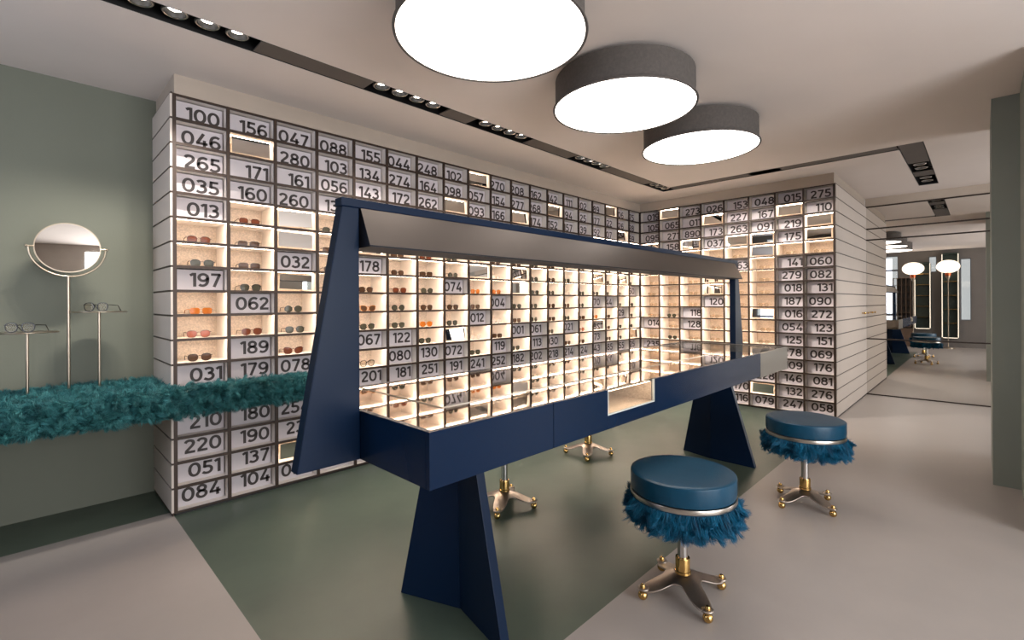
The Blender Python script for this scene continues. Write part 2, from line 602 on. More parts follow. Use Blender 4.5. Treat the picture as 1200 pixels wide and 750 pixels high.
def shelving(name, label, loc, rz, cols, cw, side_at):
    t = thing(name, label, 'shelving', loc, rz)
    n = len(cols)
    W = n * cw
    fr, li, bk, pl = MB(), MB(), MB(), MB()
    lit = []
    rest = MB()
    a, b = -cw / 2 + 0.0062, cw / 2 - 0.0062
    cell = [(a, b, -0.0065, -0.0051)]
    one = MB()
    for q in cell:
        one.box(q[0], q[1], 0.0125, 0.048, q[2], q[3])
    strip_mesh = one.mesh('light_strip', M_strip)
    rv, rh = 0.0100, 0.0082
    for i in range(n + 1):
        fr.box(i * cw - rv, i * cw + rv, -0.003, 0.012, ZB, ZT)
        li.box(i * cw - 0.006, i * cw + 0.006, 0.012, DEP, ZB, ZT)
    for i in range(n):
        a, b = i * cw + rv, (i + 1) * cw - rv
        for j in range(NROW + 1):
            z = ZT - j * RP
            z0, z1 = max(z - rh, ZB), min(z + rh, ZT)
            if j == 0:
                z0 = ZT - 0.012
            fr.box(a, b, -0.002, 0.012, z0, z1)
            li.box(i * cw + 0.006, (i + 1) * cw - 0.006, 0.012, DEP, max(z - 0.005, ZB), min(z + 0.005, ZT))
        for j in range(NROW):
            if cols[i][j][0] in 'gM':
                lit.append(((i + 0.5) * cw, ZT - j * RP, 0.06 if cols[i][j] == 'M' else 0.0))
    bk.box(0.0, W, DEP, DEP + 0.01, ZB, ZT)
    pl.box(0.0, W, 0.006, 0.03, 0.0, ZB)
    fr.obj('rail_frame', M_dark, t)
    li.obj('compartment_lining', M_white, t)
    bk.obj('back_panel', M_linen, t)
    for k, (x, z, yo) in enumerate(lit):
        if k < 100:
            link('light_strip', strip_mesh, t, (x, yo, z))
        else:
            for q in cell:
                rest.box(x + q[0], x + q[1], 0.0125 + yo, 0.048 + yo, z + q[2], z + q[3])
    if rest.v:
        tag(rest.obj('light_strip', M_strip, t), kind='stuff')
    pl.obj('plinth', M_plinth, t)
    return t


tL = shelving('display_shelving', 'long wall of gridded display shelving behind the fur bench and blue table', (X0, YL, 0), 0, L_ROWS, CW, 0)
tR = shelving('display_shelving', 'shorter wall of gridded display shelving on the far side, next to the mirror', (XR, YL, 0), -PI / 2, R_ROWS, CWR, 1)

# side cheek of the left shelving: white panels between dark strips
sp, ss = MB(), MB()
for j in range(NROW):
    z1, z0 = ZT - j * RP - 0.006, ZT - (j + 1) * RP + 0.006
    sp.box(-0.022, -0.0098, 0.0, YG - YL - 0.002, z0, z1)
    ss.box(-0.018, -0.0098, 0.0, YG - YL - 0.002, z1, z1 + 0.012)
sp.box(-0.0097, 0.0, DEP + 0.0105, YG - YL - 0.002, ZB, ZT)
ss.box(-0.018, -0.0098, 0.0, YG - YL - 0.002, 0.0, ZB + 0.006)
spo = sp.obj('side_panel', M_side, tL)
ss.obj('stripe', M_dark, spo)

# storage cupboard forming the end of the far shelving
cb = thing('storage_cupboard', 'white horizontally striped cupboard running from the far shelving to the mirror', 'cupboard', (XR, YE, 0), 0)
cp, cs, ch = MB(), MB(), MB()
CL = XM - XR - 0.002
cp.box(0.284, CL, 0.0, 0.33, ZB, ZT)
cp.obj('body', M_side, cb)
dr1, dr2, cs2 = MB(), MB(), MB()
for j in range(NROW):
    z1, z0 = ZT - j * RP - 0.006, ZT - (j + 1) * RP + 0.006
    dr1.box(0.012, 0.135, -0.016, -0.0065, z0, z1)
    dr1.box(0.139, 0.2835, -0.016, -0.0065, z0, z1)
    dr2.box(0.284, CL - 0.004, -0.016, -0.0005, z0, z1)
    cs2.box(0.012, 0.2835, -0.012, -0.0065, z1, z1 + 0.012)
    cs.box(0.284, CL - 0.002, -0.012, -0.0005, z1, z1 + 0.012)
cs2.box(0.012, 0.2835, -0.012, -0.0065, 0.0, ZB + 0.006)
cs2.box(0.135, 0.139, -0.012, -0.0065, ZB + 0.006, ZT)
cs.box(0.284, CL - 0.002, -0.012, -0.0005, 0.0, ZB + 0.006)
for mb_, nm, mt in ((dr1, 'side_panel', M_side), (cs2, 'stripe', M_dark)):
    # the end cheek belongs to the shelving: turn it into that thing's own axes
    mb_.v = [(NR * CWR - v[1], v[0], v[2]) for v in mb_.v]
    mb_.obj(nm, mt, tR)
cs.obj('stripe', M_dark, cb)
d2 = dr2.obj('door', M_side, cb)
hd = MB()
hx, hz = CL - 0.30, 1.135
hd.tube([(hx - 0.10, -0.055, hz), (hx + 0.10, -0.055, hz)], 0.009, 12)
hd.tube([(hx - 0.07, -0.012, hz), (hx - 0.07, -0.05, hz)], 0.007, 10)
hd.tube([(hx + 0.07, -0.012, hz), (hx + 0.07, -0.05, hz)], 0.007, 10)
hd.ball((hx - 0.105, -0.055, hz), 0.014, 12).ball((hx + 0.105, -0.055, hz), 0.014, 12)
tag(hd.obj('handle', M_brass, d2, smooth=True), 'brass pull handle')

# ---- figures: bold geometric strokes drawn as ribbons (unit height)
SW = 0.180


def smooth(pts, n=7):
    out = []
    for i in range(len(pts) - 1):
        p0, p1, p2, p3 = pts[max(i - 1, 0)], pts[i], pts[i + 1], pts[min(i + 2, len(pts) - 1)]
        for k in range(n):
            t = k / n
            out.append(tuple(0.5 * (2 * p1[a] + (p2[a] - p0[a]) * t + (2 * p0[a] - 5 * p1[a] + 4 * p2[a] - p3[a]) * t * t + (3 * p1[a] - p0[a] - 3 * p2[a] + p3[a]) * t ** 3) for a in (0, 1)))
    return out + [pts[-1]]


def oval(cx, cy, rx, ry, e=0.92, n=36):
    sg = lambda v: math.copysign(abs(v) ** e, v)
    return [(cx + rx * sg(math.cos(2 * PI * i / n)), cy + ry * sg(math.sin(2 * PI * i / n))) for i in range(n)]


h_ = SW / 2
SIX = [(0.575, 0.845), (0.47, 0.905), (0.345, 0.915), (0.20, 0.84), (0.115, 0.68), (0.085, 0.48), (0.088, 0.32)]
STROKES = {
    '0': (0.70, [(oval(0.35, 0.5, 0.265, 0.415), True)]),
    '1': (0.36, [([(0.02, 0.80), (0.21, 0.93)], False), ([(0.275, 0.0), (0.275, 1.0)], False)]),
    '2': (0.62, [(smooth([(0.055, 0.76), (0.15, 0.88), (0.30, 0.915), (0.45, 0.86), (0.505, 0.72), (0.45, 0.56), (0.30, 0.385), (0.10, 0.15)]), False), ([(0.03, h_), (0.60, h_)], False)]),
    '3': (0.62, [(smooth([(0.06, 0.83), (0.16, 0.895), (0.30, 0.915), (0.44, 0.86), (0.49, 0.745), (0.44, 0.62), (0.30, 0.555)]), False),
                 (smooth([(0.22, 0.535), (0.34, 0.535), (0.47, 0.48), (0.53, 0.325), (0.46, 0.16), (0.29, 0.085), (0.15, 0.11), (0.03, 0.19)]), False)]),
    '4': (0.70, [([(0.455, 1.0), (0.105, 0.28)], False), ([(0.03, 0.275), (0.68, 0.275)], False), ([(0.50, 0.0), (0.50, 0.52)], False)]),
    '5': (0.62, [([(0.565, 0.915), (0.09, 0.915)], False), ([(0.155, 0.99), (0.125, 0.50)], False),
                 (smooth([(0.10, 0.545), (0.25, 0.565), (0.42, 0.53), (0.525, 0.40), (0.51, 0.22), (0.40, 0.11), (0.27, 0.085), (0.14, 0.11), (0.03, 0.19)]), False)]),
    '6': (0.66, [(oval(0.34, 0.325, 0.24, 0.24, 1.0), True), (smooth(SIX), False)]),
    '7': (0.62, [([(0.03, 0.915), (0.58, 0.915)], False), ([(0.545, 0.96), (0.20, 0.0)], False)]),
    '8': (0.66, [(oval(0.33, 0.73, 0.205, 0.19, 1.0), True), (oval(0.33, 0.31, 0.245, 0.225, 1.0), True)]),
}
STROKES['9'] = (0.66, [([(0.66 - x, 1 - y) for x, y in p], c) for p, c in STROKES['6'][1]])
DH = 0.089                       # figure height on the panels


def ribbon(mb, pts, closed, x0, sc, z0):
    n = len(pts)
    P = [Vector((p[0], p[1])) for p in pts]
    L_, R_ = [], []
    for i in range(n):
        a = P[i - 1] if (i or closed) else P[i]
        b = P[(i + 1) % n] if (i < n - 1 or closed) else P[i]
        t = (b - a).normalized()
        nn = Vector((-t.y, t.x)) * h_
        L_.append(P[i] + nn)
        R_.append(P[i] - nn)
    vs = [(x0 + q.x * sc * 1.12, -0.0009, z0 + q.y * sc) for q in L_ + R_]
    mb.add(vs, [(i, n + i, n + (i + 1) % n, (i + 1) % n) for i in range(n if closed else n - 1)])


def number_mesh(txt):
    """dark figures on a panel front that faces local -y; centred on x = 0, z = 0"""
    mb = MB()
    gap = 0.0072
    sx = DH * 1.12
    ws = [STROKES[c][0] * sx for c in txt]
    tot = sum(ws) + gap * (len(txt) - 1)
    x = -tot / 2
    for c, w in zip(txt, ws):
        for pts, cl in STROKES[c][1]:
            ribbon(mb, pts, cl, x, DH, -DH / 2)
        x += w + gap
    return mb, tot


PW, PH = 0.268, 0.134
pm = MB()
pm.box(-PW / 2, PW / 2, 0.0, 0.006, 0.0, PH)
pm.box(-PW / 2, PW / 2, 0.0062, 0.09, 0.0, 0.004)
PANEL = pm.mesh('panel', M_panel)
mm = MB()
MW, MH = 0.240, 0.112
mm.add([(-MW / 2 + 0.004, -0.0045, -MH / 2 + 0.004), (MW / 2 - 0.004, -0.0045, -MH / 2 + 0.004), (MW / 2 - 0.004, -0.0045, MH / 2 - 0.004), (-MW / 2 + 0.004, -0.0045, MH / 2 - 0.004)], [(0, 1, 2, 3)])
MIRROR_FACE = mm.mesh('mirror_face', M_mirror)
mm = MB()
mm.hexa([(-MW / 2, 0.004, -MH / 2), (MW / 2, 0.004, -MH / 2), (MW / 2, 0.004, MH / 2), (-MW / 2, 0.004, MH / 2)],
        [(-MW / 2 + 0.003, -0.004, -MH / 2 + 0.003), (MW / 2 - 0.003, -0.004, -MH / 2 + 0.003), (MW / 2 - 0.003, -0.004, MH / 2 - 0.003), (-MW / 2 + 0.003, -0.004, MH / 2 - 0.003)])
mm.box(-0.015, 0.015, 0.0042, 0.1, -0.006, 0.006)
MIRROR_BACK = mm.mesh('backing', M_steel)


# ---- eyewear
def outline(kind, n, w, h):
    pts = []
    for i in range(n):
        a = 2 * PI * i / n
        c, s = math.cos(a), math.sin(a)
        if kind == 'round':
            x, z = c, s
        elif kind == 'square':
            e = 0.55
            x, z = math.copysign(abs(c) ** e, c), math.copysign(abs(s) ** e, s)
        elif kind == 'aviator':
            e = 0.7
            x, z = math.copysign(abs(c) ** e, c), math.copysign(abs(s) ** e, s)
            x *= 1.0 - 0.18 * (1 - z) / 2
        elif kind == 'cat':
            e = 0.75
            x, z = math.copysign(abs(c) ** e, c), math.copysign(abs(s) ** e, s)
            z += 0.22 * x * (1 if z > 0 else 0.3)
            x *= 1.0 - 0.10 * (1 - z) / 2
        else:
            e = 0.8
            x, z = math.copysign(abs(c) ** e, c), math.copysign(abs(s) ** e, s)
            x *= 1.0 - 0.14 * (1 - z) / 2
        pts.append((x * w / 2, z * h / 2))
    return pts


STYLE = {
    # kind, lens w, lens h, rim thickness, frame material, lens material, words
    'gt': ('pan', 0.054, 0.042, 0.0034, M_ftort, M_lred, 'tortoiseshell sunglasses with red-brown lenses'),
    'gk': ('pan', 0.055, 0.043, 0.0034, M_fblack, M_lgreen, 'black sunglasses with grey-green lenses'),
    'go': ('square', 0.052, 0.036, 0.0026, M_famber, M_lamber, 'amber-tinted sunglasses'),
    'gp': ('pan', 0.055, 0.042, 0.0026, M_ftort, M_lpink, 'coral-tinted sunglasses'),
    'gb': ('pan', 0.055, 0.042, 0.0036, M_fbrown, M_lbrown, 'brown sunglasses'),
    'gr': ('aviator', 0.056, 0.046, 0.0022, M_ftort, M_lred, 'reddish aviator sunglasses'),
    'gn': ('square', 0.054, 0.038, 0.0036, M_fbrown, M_lbrown, 'dark brown square sunglasses'),
    'gd': ('round', 0.050, 0.046, 0.0024, M_fblack, M_lgreen, 'round dark sunglasses'),
    'gx': ('cat', 0.056, 0.044, 0.0034, M_ftort, M_lred, 'orange-brown cat-eye sunglasses'),
    'go2': ('cat', 0.055, 0.040, 0.0034, M_famber, M_lbrown, 'honey brown sunglasses'),
    'ge': ('pan', 0.054, 0.046, 0.0036, M_fblack, M_lclear, 'black rimmed clear eyeglasses'),
    'ga': ('pan', 0.053, 0.042, 0.0036, M_famber, M_lamber, 'bright amber sunglasses'),
    'gl': ('round', 0.050, 0.044, 0.0016, M_fclear, M_lpale, 'pale round glasses'),
    'gw': ('round', 0.049, 0.044, 0.0016, M_fgold, M_lclear, 'thin wire eyeglasses'),
}


def eyewear_parts(st, seg=28):
    kind, w, h, t, fm, lm, _ = STYLE[st]
    cx = w / 2 + 0.0095
    cz_ = h / 2 + t
    ol = outline(kind, seg, w, h)
    fr = MB()
    lenses, temples = [], []
    for sx in (-1, 1):
        inn = [(sx * (cx + 0) + sx * p[0], p[1] + cz_) for p in ol]
        out = [(sx * cx + sx * p[0] * (1 + 2 * t / w), p[1] * (1 + 2 * t / h) + cz_) for p in ol]
        d = 0.0035
        n = len(ol)
        # curve the front slightly backwards at the outer ends
        yb = lambda x: 0.10 * max(0, abs(x) - 0.03) ** 1.2
        vs = [(p[0], yb(p[0]) - d / 2, p[1]) for p in out] + [(p[0], yb(p[0]) - d / 2, p[1]) for p in inn] + \
             [(p[0], yb(p[0]) + d / 2, p[1]) for p in inn] + [(p[0], yb(p[0]) + d / 2, p[1]) for p in out]
        fs = []
        for i in range(n):
            j = (i + 1) % n
            for r in range(4):
                a, b = r * n, ((r + 1) % 4) * n
                fs.append((a + i, a + j, b + j, b + i) if sx > 0 else (a + i, b + i, b + j, a + j))
        fr.add(vs, fs)
        le = MB()
        vs = [(p[0], yb(p[0]) - 0.0008, p[1]) for p in inn] + [(p[0], yb(p[0]) + 0.0008, p[1]) for p in inn] + \
             [(sx * cx, yb(cx) - 0.002, cz_), (sx * cx, yb(cx) - 0.0002, cz_)]
        fs = []
        for i in range(n):
            j = (i + 1) % n
            fs += [(i, j, 2 * n), (n + j, n + i, 2 * n + 1)] if sx > 0 else [(j, i, 2 * n), (n + i, n + j, 2 * n + 1)]
        le.add(vs, fs)
        lenses.append(le)
        te = MB()
        xe = sx * (cx + w / 2 + t)
        ye = yb(xe)
        te.tube([(xe, ye, cz_ + h * 0.28), (xe + sx * 0.004, ye + 0.008, cz_ + h * 0.28), (xe - sx * 0.001, ye + 0.085, cz_ + h * 0.2),
                 (xe - sx * 0.006, ye + 0.115, 0.008), (xe - sx * 0.008, ye + 0.122, 0.0022)], [0.0022, 0.0024, 0.0020, 0.0022, 0.0018], 6)
        temples.append(te)
    fr.tube([(-0.0105, 0, cz_ + h * 0.22), (0, -0.002, cz_ + h * 0.30), (0.0105, 0, cz_ + h * 0.22)], max(t * 0.55, 0.0013), 6)
    return fr, lenses, temples, fm, lm


EYE_MESH, EYE_ONE = {}, {}
for st in STYLE:
    fr, ls, ts, fm, lm = eyewear_parts(st)
    EYE_MESH[st] = (fr.mesh('frame', fm, True), [l.mesh('lens', lm, True) for l in ls], [q.mesh('temple', fm, True) for q in ts])
    fr, ls, ts, fm, lm = eyewear_parts(st, 16)
    one = MB()
    one.add(fr.v, fr.f, 0)
    for l in ls:
        one.add(l.v, l.f, 1)
    for q in ts:
        one.add(q.v, q.f, 0)
    EYE_ONE[st] = one.mesh('eyewear', [fm, lm], True)


def place_eyewear(st, loc, rz, label, parts=True, group=None):
    word = 'sunglasses' if st not in ('ge', 'gw', 'gl') else 'eyeglasses'
    if not parts:
        return tag(link(word, EYE_ONE[st], None, loc, (0, 0, rz)), label, 'glasses', group)
    t = thing(word, label, 'glasses', loc, rz, group)
    f, ls, ts = EYE_MESH[st]
    link('frame', f, t)
    for l in ls:
        link('lens', l, t)
    for q in ts:
        link('temple', q, t)
    return t


ORD = ['', 'first', 'second', 'third', 'fourth', 'fifth', 'sixth', 'seventh', 'eighth', 'ninth', 'tenth', 'eleventh', 'twelfth', 'thirteenth', 'fourteenth', 'fifteenth', 'sixteenth']


def where(cols, i, j):
    """name a compartment by the nearest number in its own column (above first), else in its row"""
    c = cols[i]
    for k in range(1, NROW):
        for d, w1, w2 in ((-1, 'below', 'down from'), (1, 'above', 'up from')):
            if 0 <= j + d * k < NROW and c[j + d * k].isdigit():
                return ('directly %s number %s' % (w1, c[j + d * k])) if k == 1 else ('%s compartment %s number %s' % (ORD[k], w2, c[j + d * k]))
    return 'in column %d' % i


def fill(cols, origin, rz, cw, wallname):
    ca, sa = math.cos(rz), math.sin(rz)

    def P(x, y, z):
        return (origin[0] + x * ca - y * sa, origin[1] + x * sa + y * ca, z)
    left = wallname == 'left'
    for i, c in enumerate(cols):
        for j, v in enumerate(c):
            zf = ZT - (j + 1) * RP + 0.0052
            xc = (i + 0.5) * cw
            if v == 'M':
                o = thing('tilted_mirror', 'small tilted mirror in the %s shelving, %s' % (wallname, where(cols, i, j)), 'mirror', P(xc, 0.032, zf + 0.070), rz,
                          'tilted mirrors in the %s shelving' % wallname)
                o.rotation_euler = (math.radians(random.uniform(-8, 2)), math.radians(random.uniform(-2.2, 2.2)), rz + math.radians(random.uniform(-5, 5)))
                link('mirror_face', MIRROR_FACE, o)
                link('backing', MIRROR_BACK, o)
            elif v == '-' or v.isdigit():
                lab = ('white panel with the dark number %s in the %s shelving' % (v, wallname)) if v.isdigit() else \
                      ('plain white panel %s, low in the %s shelving' % (where(cols, i, j), wallname))
                o = thing('number_panel' if v.isdigit() else 'blank_panel', lab, 'panel', P(xc, 0.080, zf), rz, 'white panels in the %s shelving' % wallname)
                link('panel_face', PANEL, o)
                if v.isdigit():
                    mb, w = number_mesh(v)
                    jit = (random.uniform(-0.012, 0.004) if left else random.uniform(-0.020, -0.006)) + 0.250 / 2 - w / 2
                    n = mb.obj('number', M_digit, o)
                    n.location = (jit, 0, PH / 2 + random.uniform(-0.003, 0.003))
            else:
                lab = '%s %s' % (STYLE[v][6], where(cols, i, j))
                near = left and i < 8
                place_eyewear(v, P(xc + random.uniform(-0.006, 0.018), 0.085 + random.uniform(-0.01, 0.01), zf), rz + math.radians(random.uniform(-6, 6)),
                              lab, near, 'glasses in the %s shelving' % wallname)


fill(L_ROWS, (X0, YL), 0.0, CW, 'left')
fill(R_ROWS, (XR, YL), -PI / 2, CWR, 'far')

# ------------------------------------------------------------------ blue display table
TX0, TX1, TY0, TY1, TZ0, TZ1 = 0.83, 4.457, 1.159, 2.05, 0.746, 0.918
TC = (TX0 + TX1) / 2
tb = thing('display_table', 'long navy blue display table with tall open frame and mirrored top', 'table', (0, 0, 0))
XE = 3.777
b = MB()
b.box(TX0, TX0 + 0.02, TY0 + 0.0205, TY1, TZ0, TZ1)
b.obj('end_board', M_blue, tb, bevel=0.0015)
b = MB()
b.box(TX0, 1.40, TY0, TY0 + 0.02, TZ0, TZ1)
b.box(1.403, 1.770, TY0, TY0 + 0.02, TZ0, TZ1)
b.box(1.7705, 2.187, TY0, TY0 + 0.02, TZ0, 0.805)
b.box(2.1875, XE, TY0, TY0 + 0.02, TZ0, TZ1)
b.obj('front_board', M_blue, tb, bevel=0.0015)
b = MB()
b.box(TX0 + 0.0205, TX1, TY1 - 0.02, TY1, TZ0, TZ1)
b.obj('rear_board', M_blue, tb, bevel=0.0015)
b = MB()
b.box(TX0 + 0.0205, TX1, TY0 + 0.0205, TY1 - 0.0205, TZ0 + 0.004, TZ0 + 0.02)
b.obj('underside_board', M_blue2, tb)
b = MB()
b.box(TX0 + 0.0205, XE, TY0 + 0.0205, TY1 - 0.0205, TZ1 - 0.012, TZ1 - 0.0015)
tag(b.obj('table_top', M_tabmirror, tb), 'mirror polished top')
# fine seam of the inset top sheet
b = MB()
b.box(1.060, 1.0625, 1.402, TY1 - 0.03, TZ1 - 0.0015, TZ1 + 0.0015).box(1.0626, XE - 0.1, 1.402, 1.4045, TZ1 - 0.0015, TZ1 + 0.0015)
b.obj('top_seam', M_steel, tb)
# glass at the front cut-out and the lit tray behind it
b = MB()
b.box(1.7712, 2.1863, TY0 + 0.002, TY0 + 0.010, 0.8055, TZ1)
gl = b.obj('glass_front', M_glass, tb)
b = MB()
b.box(1.7712, 2.1863, TY0 + 0.001, TY0 + 0.011, 0.8052, 0.811).box(1.7712, 1.776, TY0 + 0.001, TY0 + 0.011, 0.8112, TZ1).box(2.1815, 2.1863, TY0 + 0.001, TY0 + 0.011, 0.8112, TZ1)
b.obj('glass_edge', M_glassedge, gl)
b = MB()
b.box(1.755, 2.205, TY0 + 0.0205, 1.50, 0.792, 0.802)
b.box(1.750, 1.7555, TY0 + 0.0205, 1.50, 0.8021, 0.905).box(2.2045, 2.210, TY0 + 0.0205, 1.50, 0.8021, 0.905).box(1.756, 2.204, 1.494, 1.50, 0.8021, 0.905)
tr_ = b.obj('tray', M_linen, tb)
b = MB()
b.box(1.78, 2.18, 1.183, 1.21, 0.9025, 0.9055)
b.obj('light_strip', emitter('tray_led_strip', (255, 230, 205), 15.0), tr_)
# satin glass end section
b = MB()
b.box(XE + 0.0005, TX1, TY0, TY0 + 0.012, TZ0 - 0.008, TZ1)
b.box(TX1 - 0.012, TX1, TY0 + 0.0125, TY1 - 0.0205, TZ0 - 0.008, TZ1)
tag(b.obj('glass_end', M_frost, tb), 'greyish satin glass end section')
b = MB()
b.box(XE + 0.0005, TX1 - 0.0125, TY0 + 0.0125, TY1 - 0.0205, TZ1 - 0.012, TZ1 - 0.002)
b.obj('glass_lid', M_glass, tb)

# frame: fins and top bar, slanted hood on both faces
FY0, FY1, FZ = 1.575, 1.625, 1.669


def slab_xz(poly, y0, y1):
    return MB().hexa([(p[0], y0, p[1]) for p in poly], [(p[0], y1, p[1]) for p in poly])


lf = [(0.609, TZ0), (TX0 - 0.0005, TZ0), (TX0 + 0.010 - 0.0105, 1.638), (0.7665, 1.638)]
mirx = lambda p: (2 * TC - p[0], p[1])
slab_xz(lf, FY0, FY1).obj('side_fin', M_blue2, tb, bevel=0.003)
slab_xz([mirx(p) for p in lf][::-1], FY0, FY1).obj('side_fin', M_blue2, tb, bevel=0.003)
b = MB()
b.box(0.764, 2 * TC - 0.764, FY0 - 0.001, FY1 + 0.001, 1.6385, FZ)
b.obj('top_bar', M_blue2, tb, bevel=0.003)
hx0, hx1 = TX0 + 0.006, 2 * TC - TX0 - 0.006
sec = [(1.575, 1.638), (1.510, 1.502), (1.510, 1.497), (1.690, 1.497), (1.690, 1.502), (1.625, 1.638)]
hm = MB()
n = len(sec)
vs = [(hx0, p[0], p[1]) for p in sec] + [(hx1, p[0], p[1]) for p in sec]
hm.add(vs, [(i, i + n, (i + 1) % n + n, (i + 1) % n) for i in (0, 4, 5)], 0)
hm.add(vs, [(i, i + n, (i + 1) % n + n, (i + 1) % n) for i in (1, 2, 3)] + [tuple(range(n)), tuple(range(2 * n - 1, n - 1, -1))], 1)
tag(hm.obj('hood', [M_hood, mat('dark_navy_underside', (10, 14, 26), 0.5, spec=0.25)], tb), 'slanted grey metal hood')


def leg(pb, pt, th, name):
    """folded plate: plan points far, crease, near at the floor and at the top; thickness along +x"""
    far_b, cr_b, ne_b = pb
    far_t, cr_t, ne_t = pt
    o = MB()
    for (a, c, d, e) in ((far_b, cr_b, far_t, cr_t), (cr_b, ne_b, cr_t, ne_t)):
        o.hexa([(a[0], a[1], 0.0), (c[0], c[1], 0.0), (c[0] + th, c[1], 0.0), (a[0] + th, a[1], 0.0)],
               [(d[0], d[1], TZ0), (e[0], e[1], TZ0), (e[0] + th, e[1], TZ0), (d[0] + th, d[1], TZ0)])
    return o.obj('leg', M_blue2, tb, bevel=0.002)


leg([(1.174, 1.864), (1.288, 1.582), (1.226, 1.262)], [(1.235, 1.722), (1.288, 1.60), (1.262, 1.477)], 0.042, 'leg')
leg([(4.03, 1.868), (3.972, 1.610), (3.968, 1.263)], [(4.0, 1.712), (3.972, 1.60), (3.970, 1.477)], 0.042, 'leg')

# eyeglasses in the lit tray
place_eyewear('gl', (1.93, 1.36, 0.8022), 0.3, 'pale glasses lying inside the lit tray behind the table cut-out', True)


# ------------------------------------------------------------------ fur
def strands(pos, nor, length, width, clump, droop, seed, clump_mix=0.5):
    """many thin tapering ribbons gathered into locks; returns verts, faces as numpy arrays"""
    r = np.random.default_rng(seed)
    N = len(pos)
    warp = np.stack([np.sin(pos[:, 1] * 61 + pos[:, 2] * 47), np.sin(pos[:, 2] * 53 + pos[:, 0] * 67), np.sin(pos[:, 0] * 59 + pos[:, 1] * 43)], 1)
    cell = np.floor((pos + warp * clump * 0.45) / clump + r.random(3) + r.normal(size=(N, 3)) * 0.16).astype(np.int64)
    key = (cell[:, 0] * 73856093) ^ (cell[:, 1] * 19349663) ^ (cell[:, 2] * 83492791)
    uk, inv = np.unique(key, return_inverse=True)
    cent = np.zeros((len(uk), 3))
    cnt = np.bincount(inv)[:, None]
    for a in range(3):
        cent[:, a] = np.bincount(inv, weights=pos[:, a]) / cnt[:, 0]
    crand = r.normal(size=(len(uk), 3))[inv]
    d = nor * 1.0 + crand * 0.5 + r.normal(size=(N, 3)) * 0.34
    d[:, 2] -= droop
    below = (d * nor).sum(1)
    d += nor * np.clip(0.25 - below, 0, None)[:, None]
    d /= np.linalg.norm(d, axis=1)[:, None]
    L = length * r.uniform(0.65, 1.25, N)[:, None]
    tipc = cent[inv] + (nor * 0.7 + crand * 0.55) * length
    tip = (pos + d * L) * (1 - clump_mix) + tipc * clump_mix
    tip[:, 2] -= droop * length * 0.5
    mid = pos + nor * L * 0.42 + (tip - pos) * 0.28
    side = np.cross(tip - pos, r.normal(size=(N, 3)))
    side /= np.linalg.norm(side, axis=1)[:, None] + 1e-9
    w = width * r.uniform(0.7, 1.3, N)[:, None]
    V = np.stack([pos - side * w * .5, pos + side * w * .5, mid - side * w * .5, mid + side * w * .5, tip], 1).reshape(-1, 3)
    base = np.arange(N)[:, None] * 5
    quads = base + np.array([[0, 1, 3, 2]])
    tris = base + np.array([[2, 3, 4]])
    return V, quads, tris


def fur_object(name, pos, nor, length, width, clump, droop, seed, m_, parent):
    V, Q, T = strands(pos, nor, length, width, clump, droop, seed)
    me = bpy.data.meshes.new(name)
    nq, nt_ = len(Q), len(T)
    me.vertices.add(len(V))
    me.vertices.foreach_set('co', V.ravel())
    loops = np.concatenate([Q.ravel(), T.ravel()])
    me.loops.add(len(loops))
    me.loops.foreach_set('vertex_index', loops)
    me.polygons.add(nq + nt_)
    me.polygons.foreach_set('loop_start', np.concatenate([np.arange(nq) * 4, nq * 4 + np.arange(nt_) * 3]))
    me.update(calc_edges=True)
    me.materials.append(m_)
    o = bpy.data.objects.new(name, me)
    COL.objects.link(o)
    o.parent = parent
    return o


# fur-covered bench along the green wall, continuing in front of the shelving
BX0, BX1, BYF, BZ0, BZ1 = -1.0, 1.49, 3.39, 0.645, 0.775
bench = thing('fur_bench', 'teal fur covered bench shelf along green wall and numbered shelving', 'bench', (0, 0, 0))
b = MB()
b.box(BX0, X0 - 0.03, BYF, YG - 0.001, BZ0, BZ1).box(X0 - 0.0299, BX1, BYF, YL - 0.008, BZ0, BZ1)
b.obj('bench_core', M_skin, bench, bevel=0.012)
P_, N_ = [], []


def patch(n, o, u, v, nn):
    a = rng.random((n, 2))
    P_.append(np.array(o) + a[:, :1] * np.array(u) + a[:, 1:] * np.array(v))
    N_.append(np.tile(np.array(nn, float), (n, 1)))


bl = BX1 - BX0
patch(80000, (BX0, BYF, BZ0), (bl, 0, 0), (0, 0, BZ1 - BZ0), (0, -1, 0.0))
patch(22000, (BX0, BYF, BZ1 - 0.005), (bl, 0, 0), (0, 0.02, 0), (0, -0.7, 0.7))
patch(12000, (BX0, BYF, BZ0), (bl, 0, 0), (0, 0.06, 0), (0, -0.5, -0.6))
patch(60000, (BX0, BYF, BZ1), (X0 - 0.03 - BX0, 0, 0), (0, YG - BYF - 0.045, 0), (0, 0, 1))
patch(11000, (X0 - 0.03, BYF, BZ1), (BX1 - X0, 0, 0), (0, YL - BYF - 0.03, 0), (0, 0, 1))
patch(3500, (BX1, BYF, BZ0), (0, YL - BYF - 0.04, 0), (0, 0, BZ1 - BZ0), (1, 0, 0))
tag(fur_object('fur_cover', np.concatenate(P_), np.concatenate(N_), 0.040, 0.0015, 0.032, 0.14, 3, M_fur_teal, bench), kind='stuff')


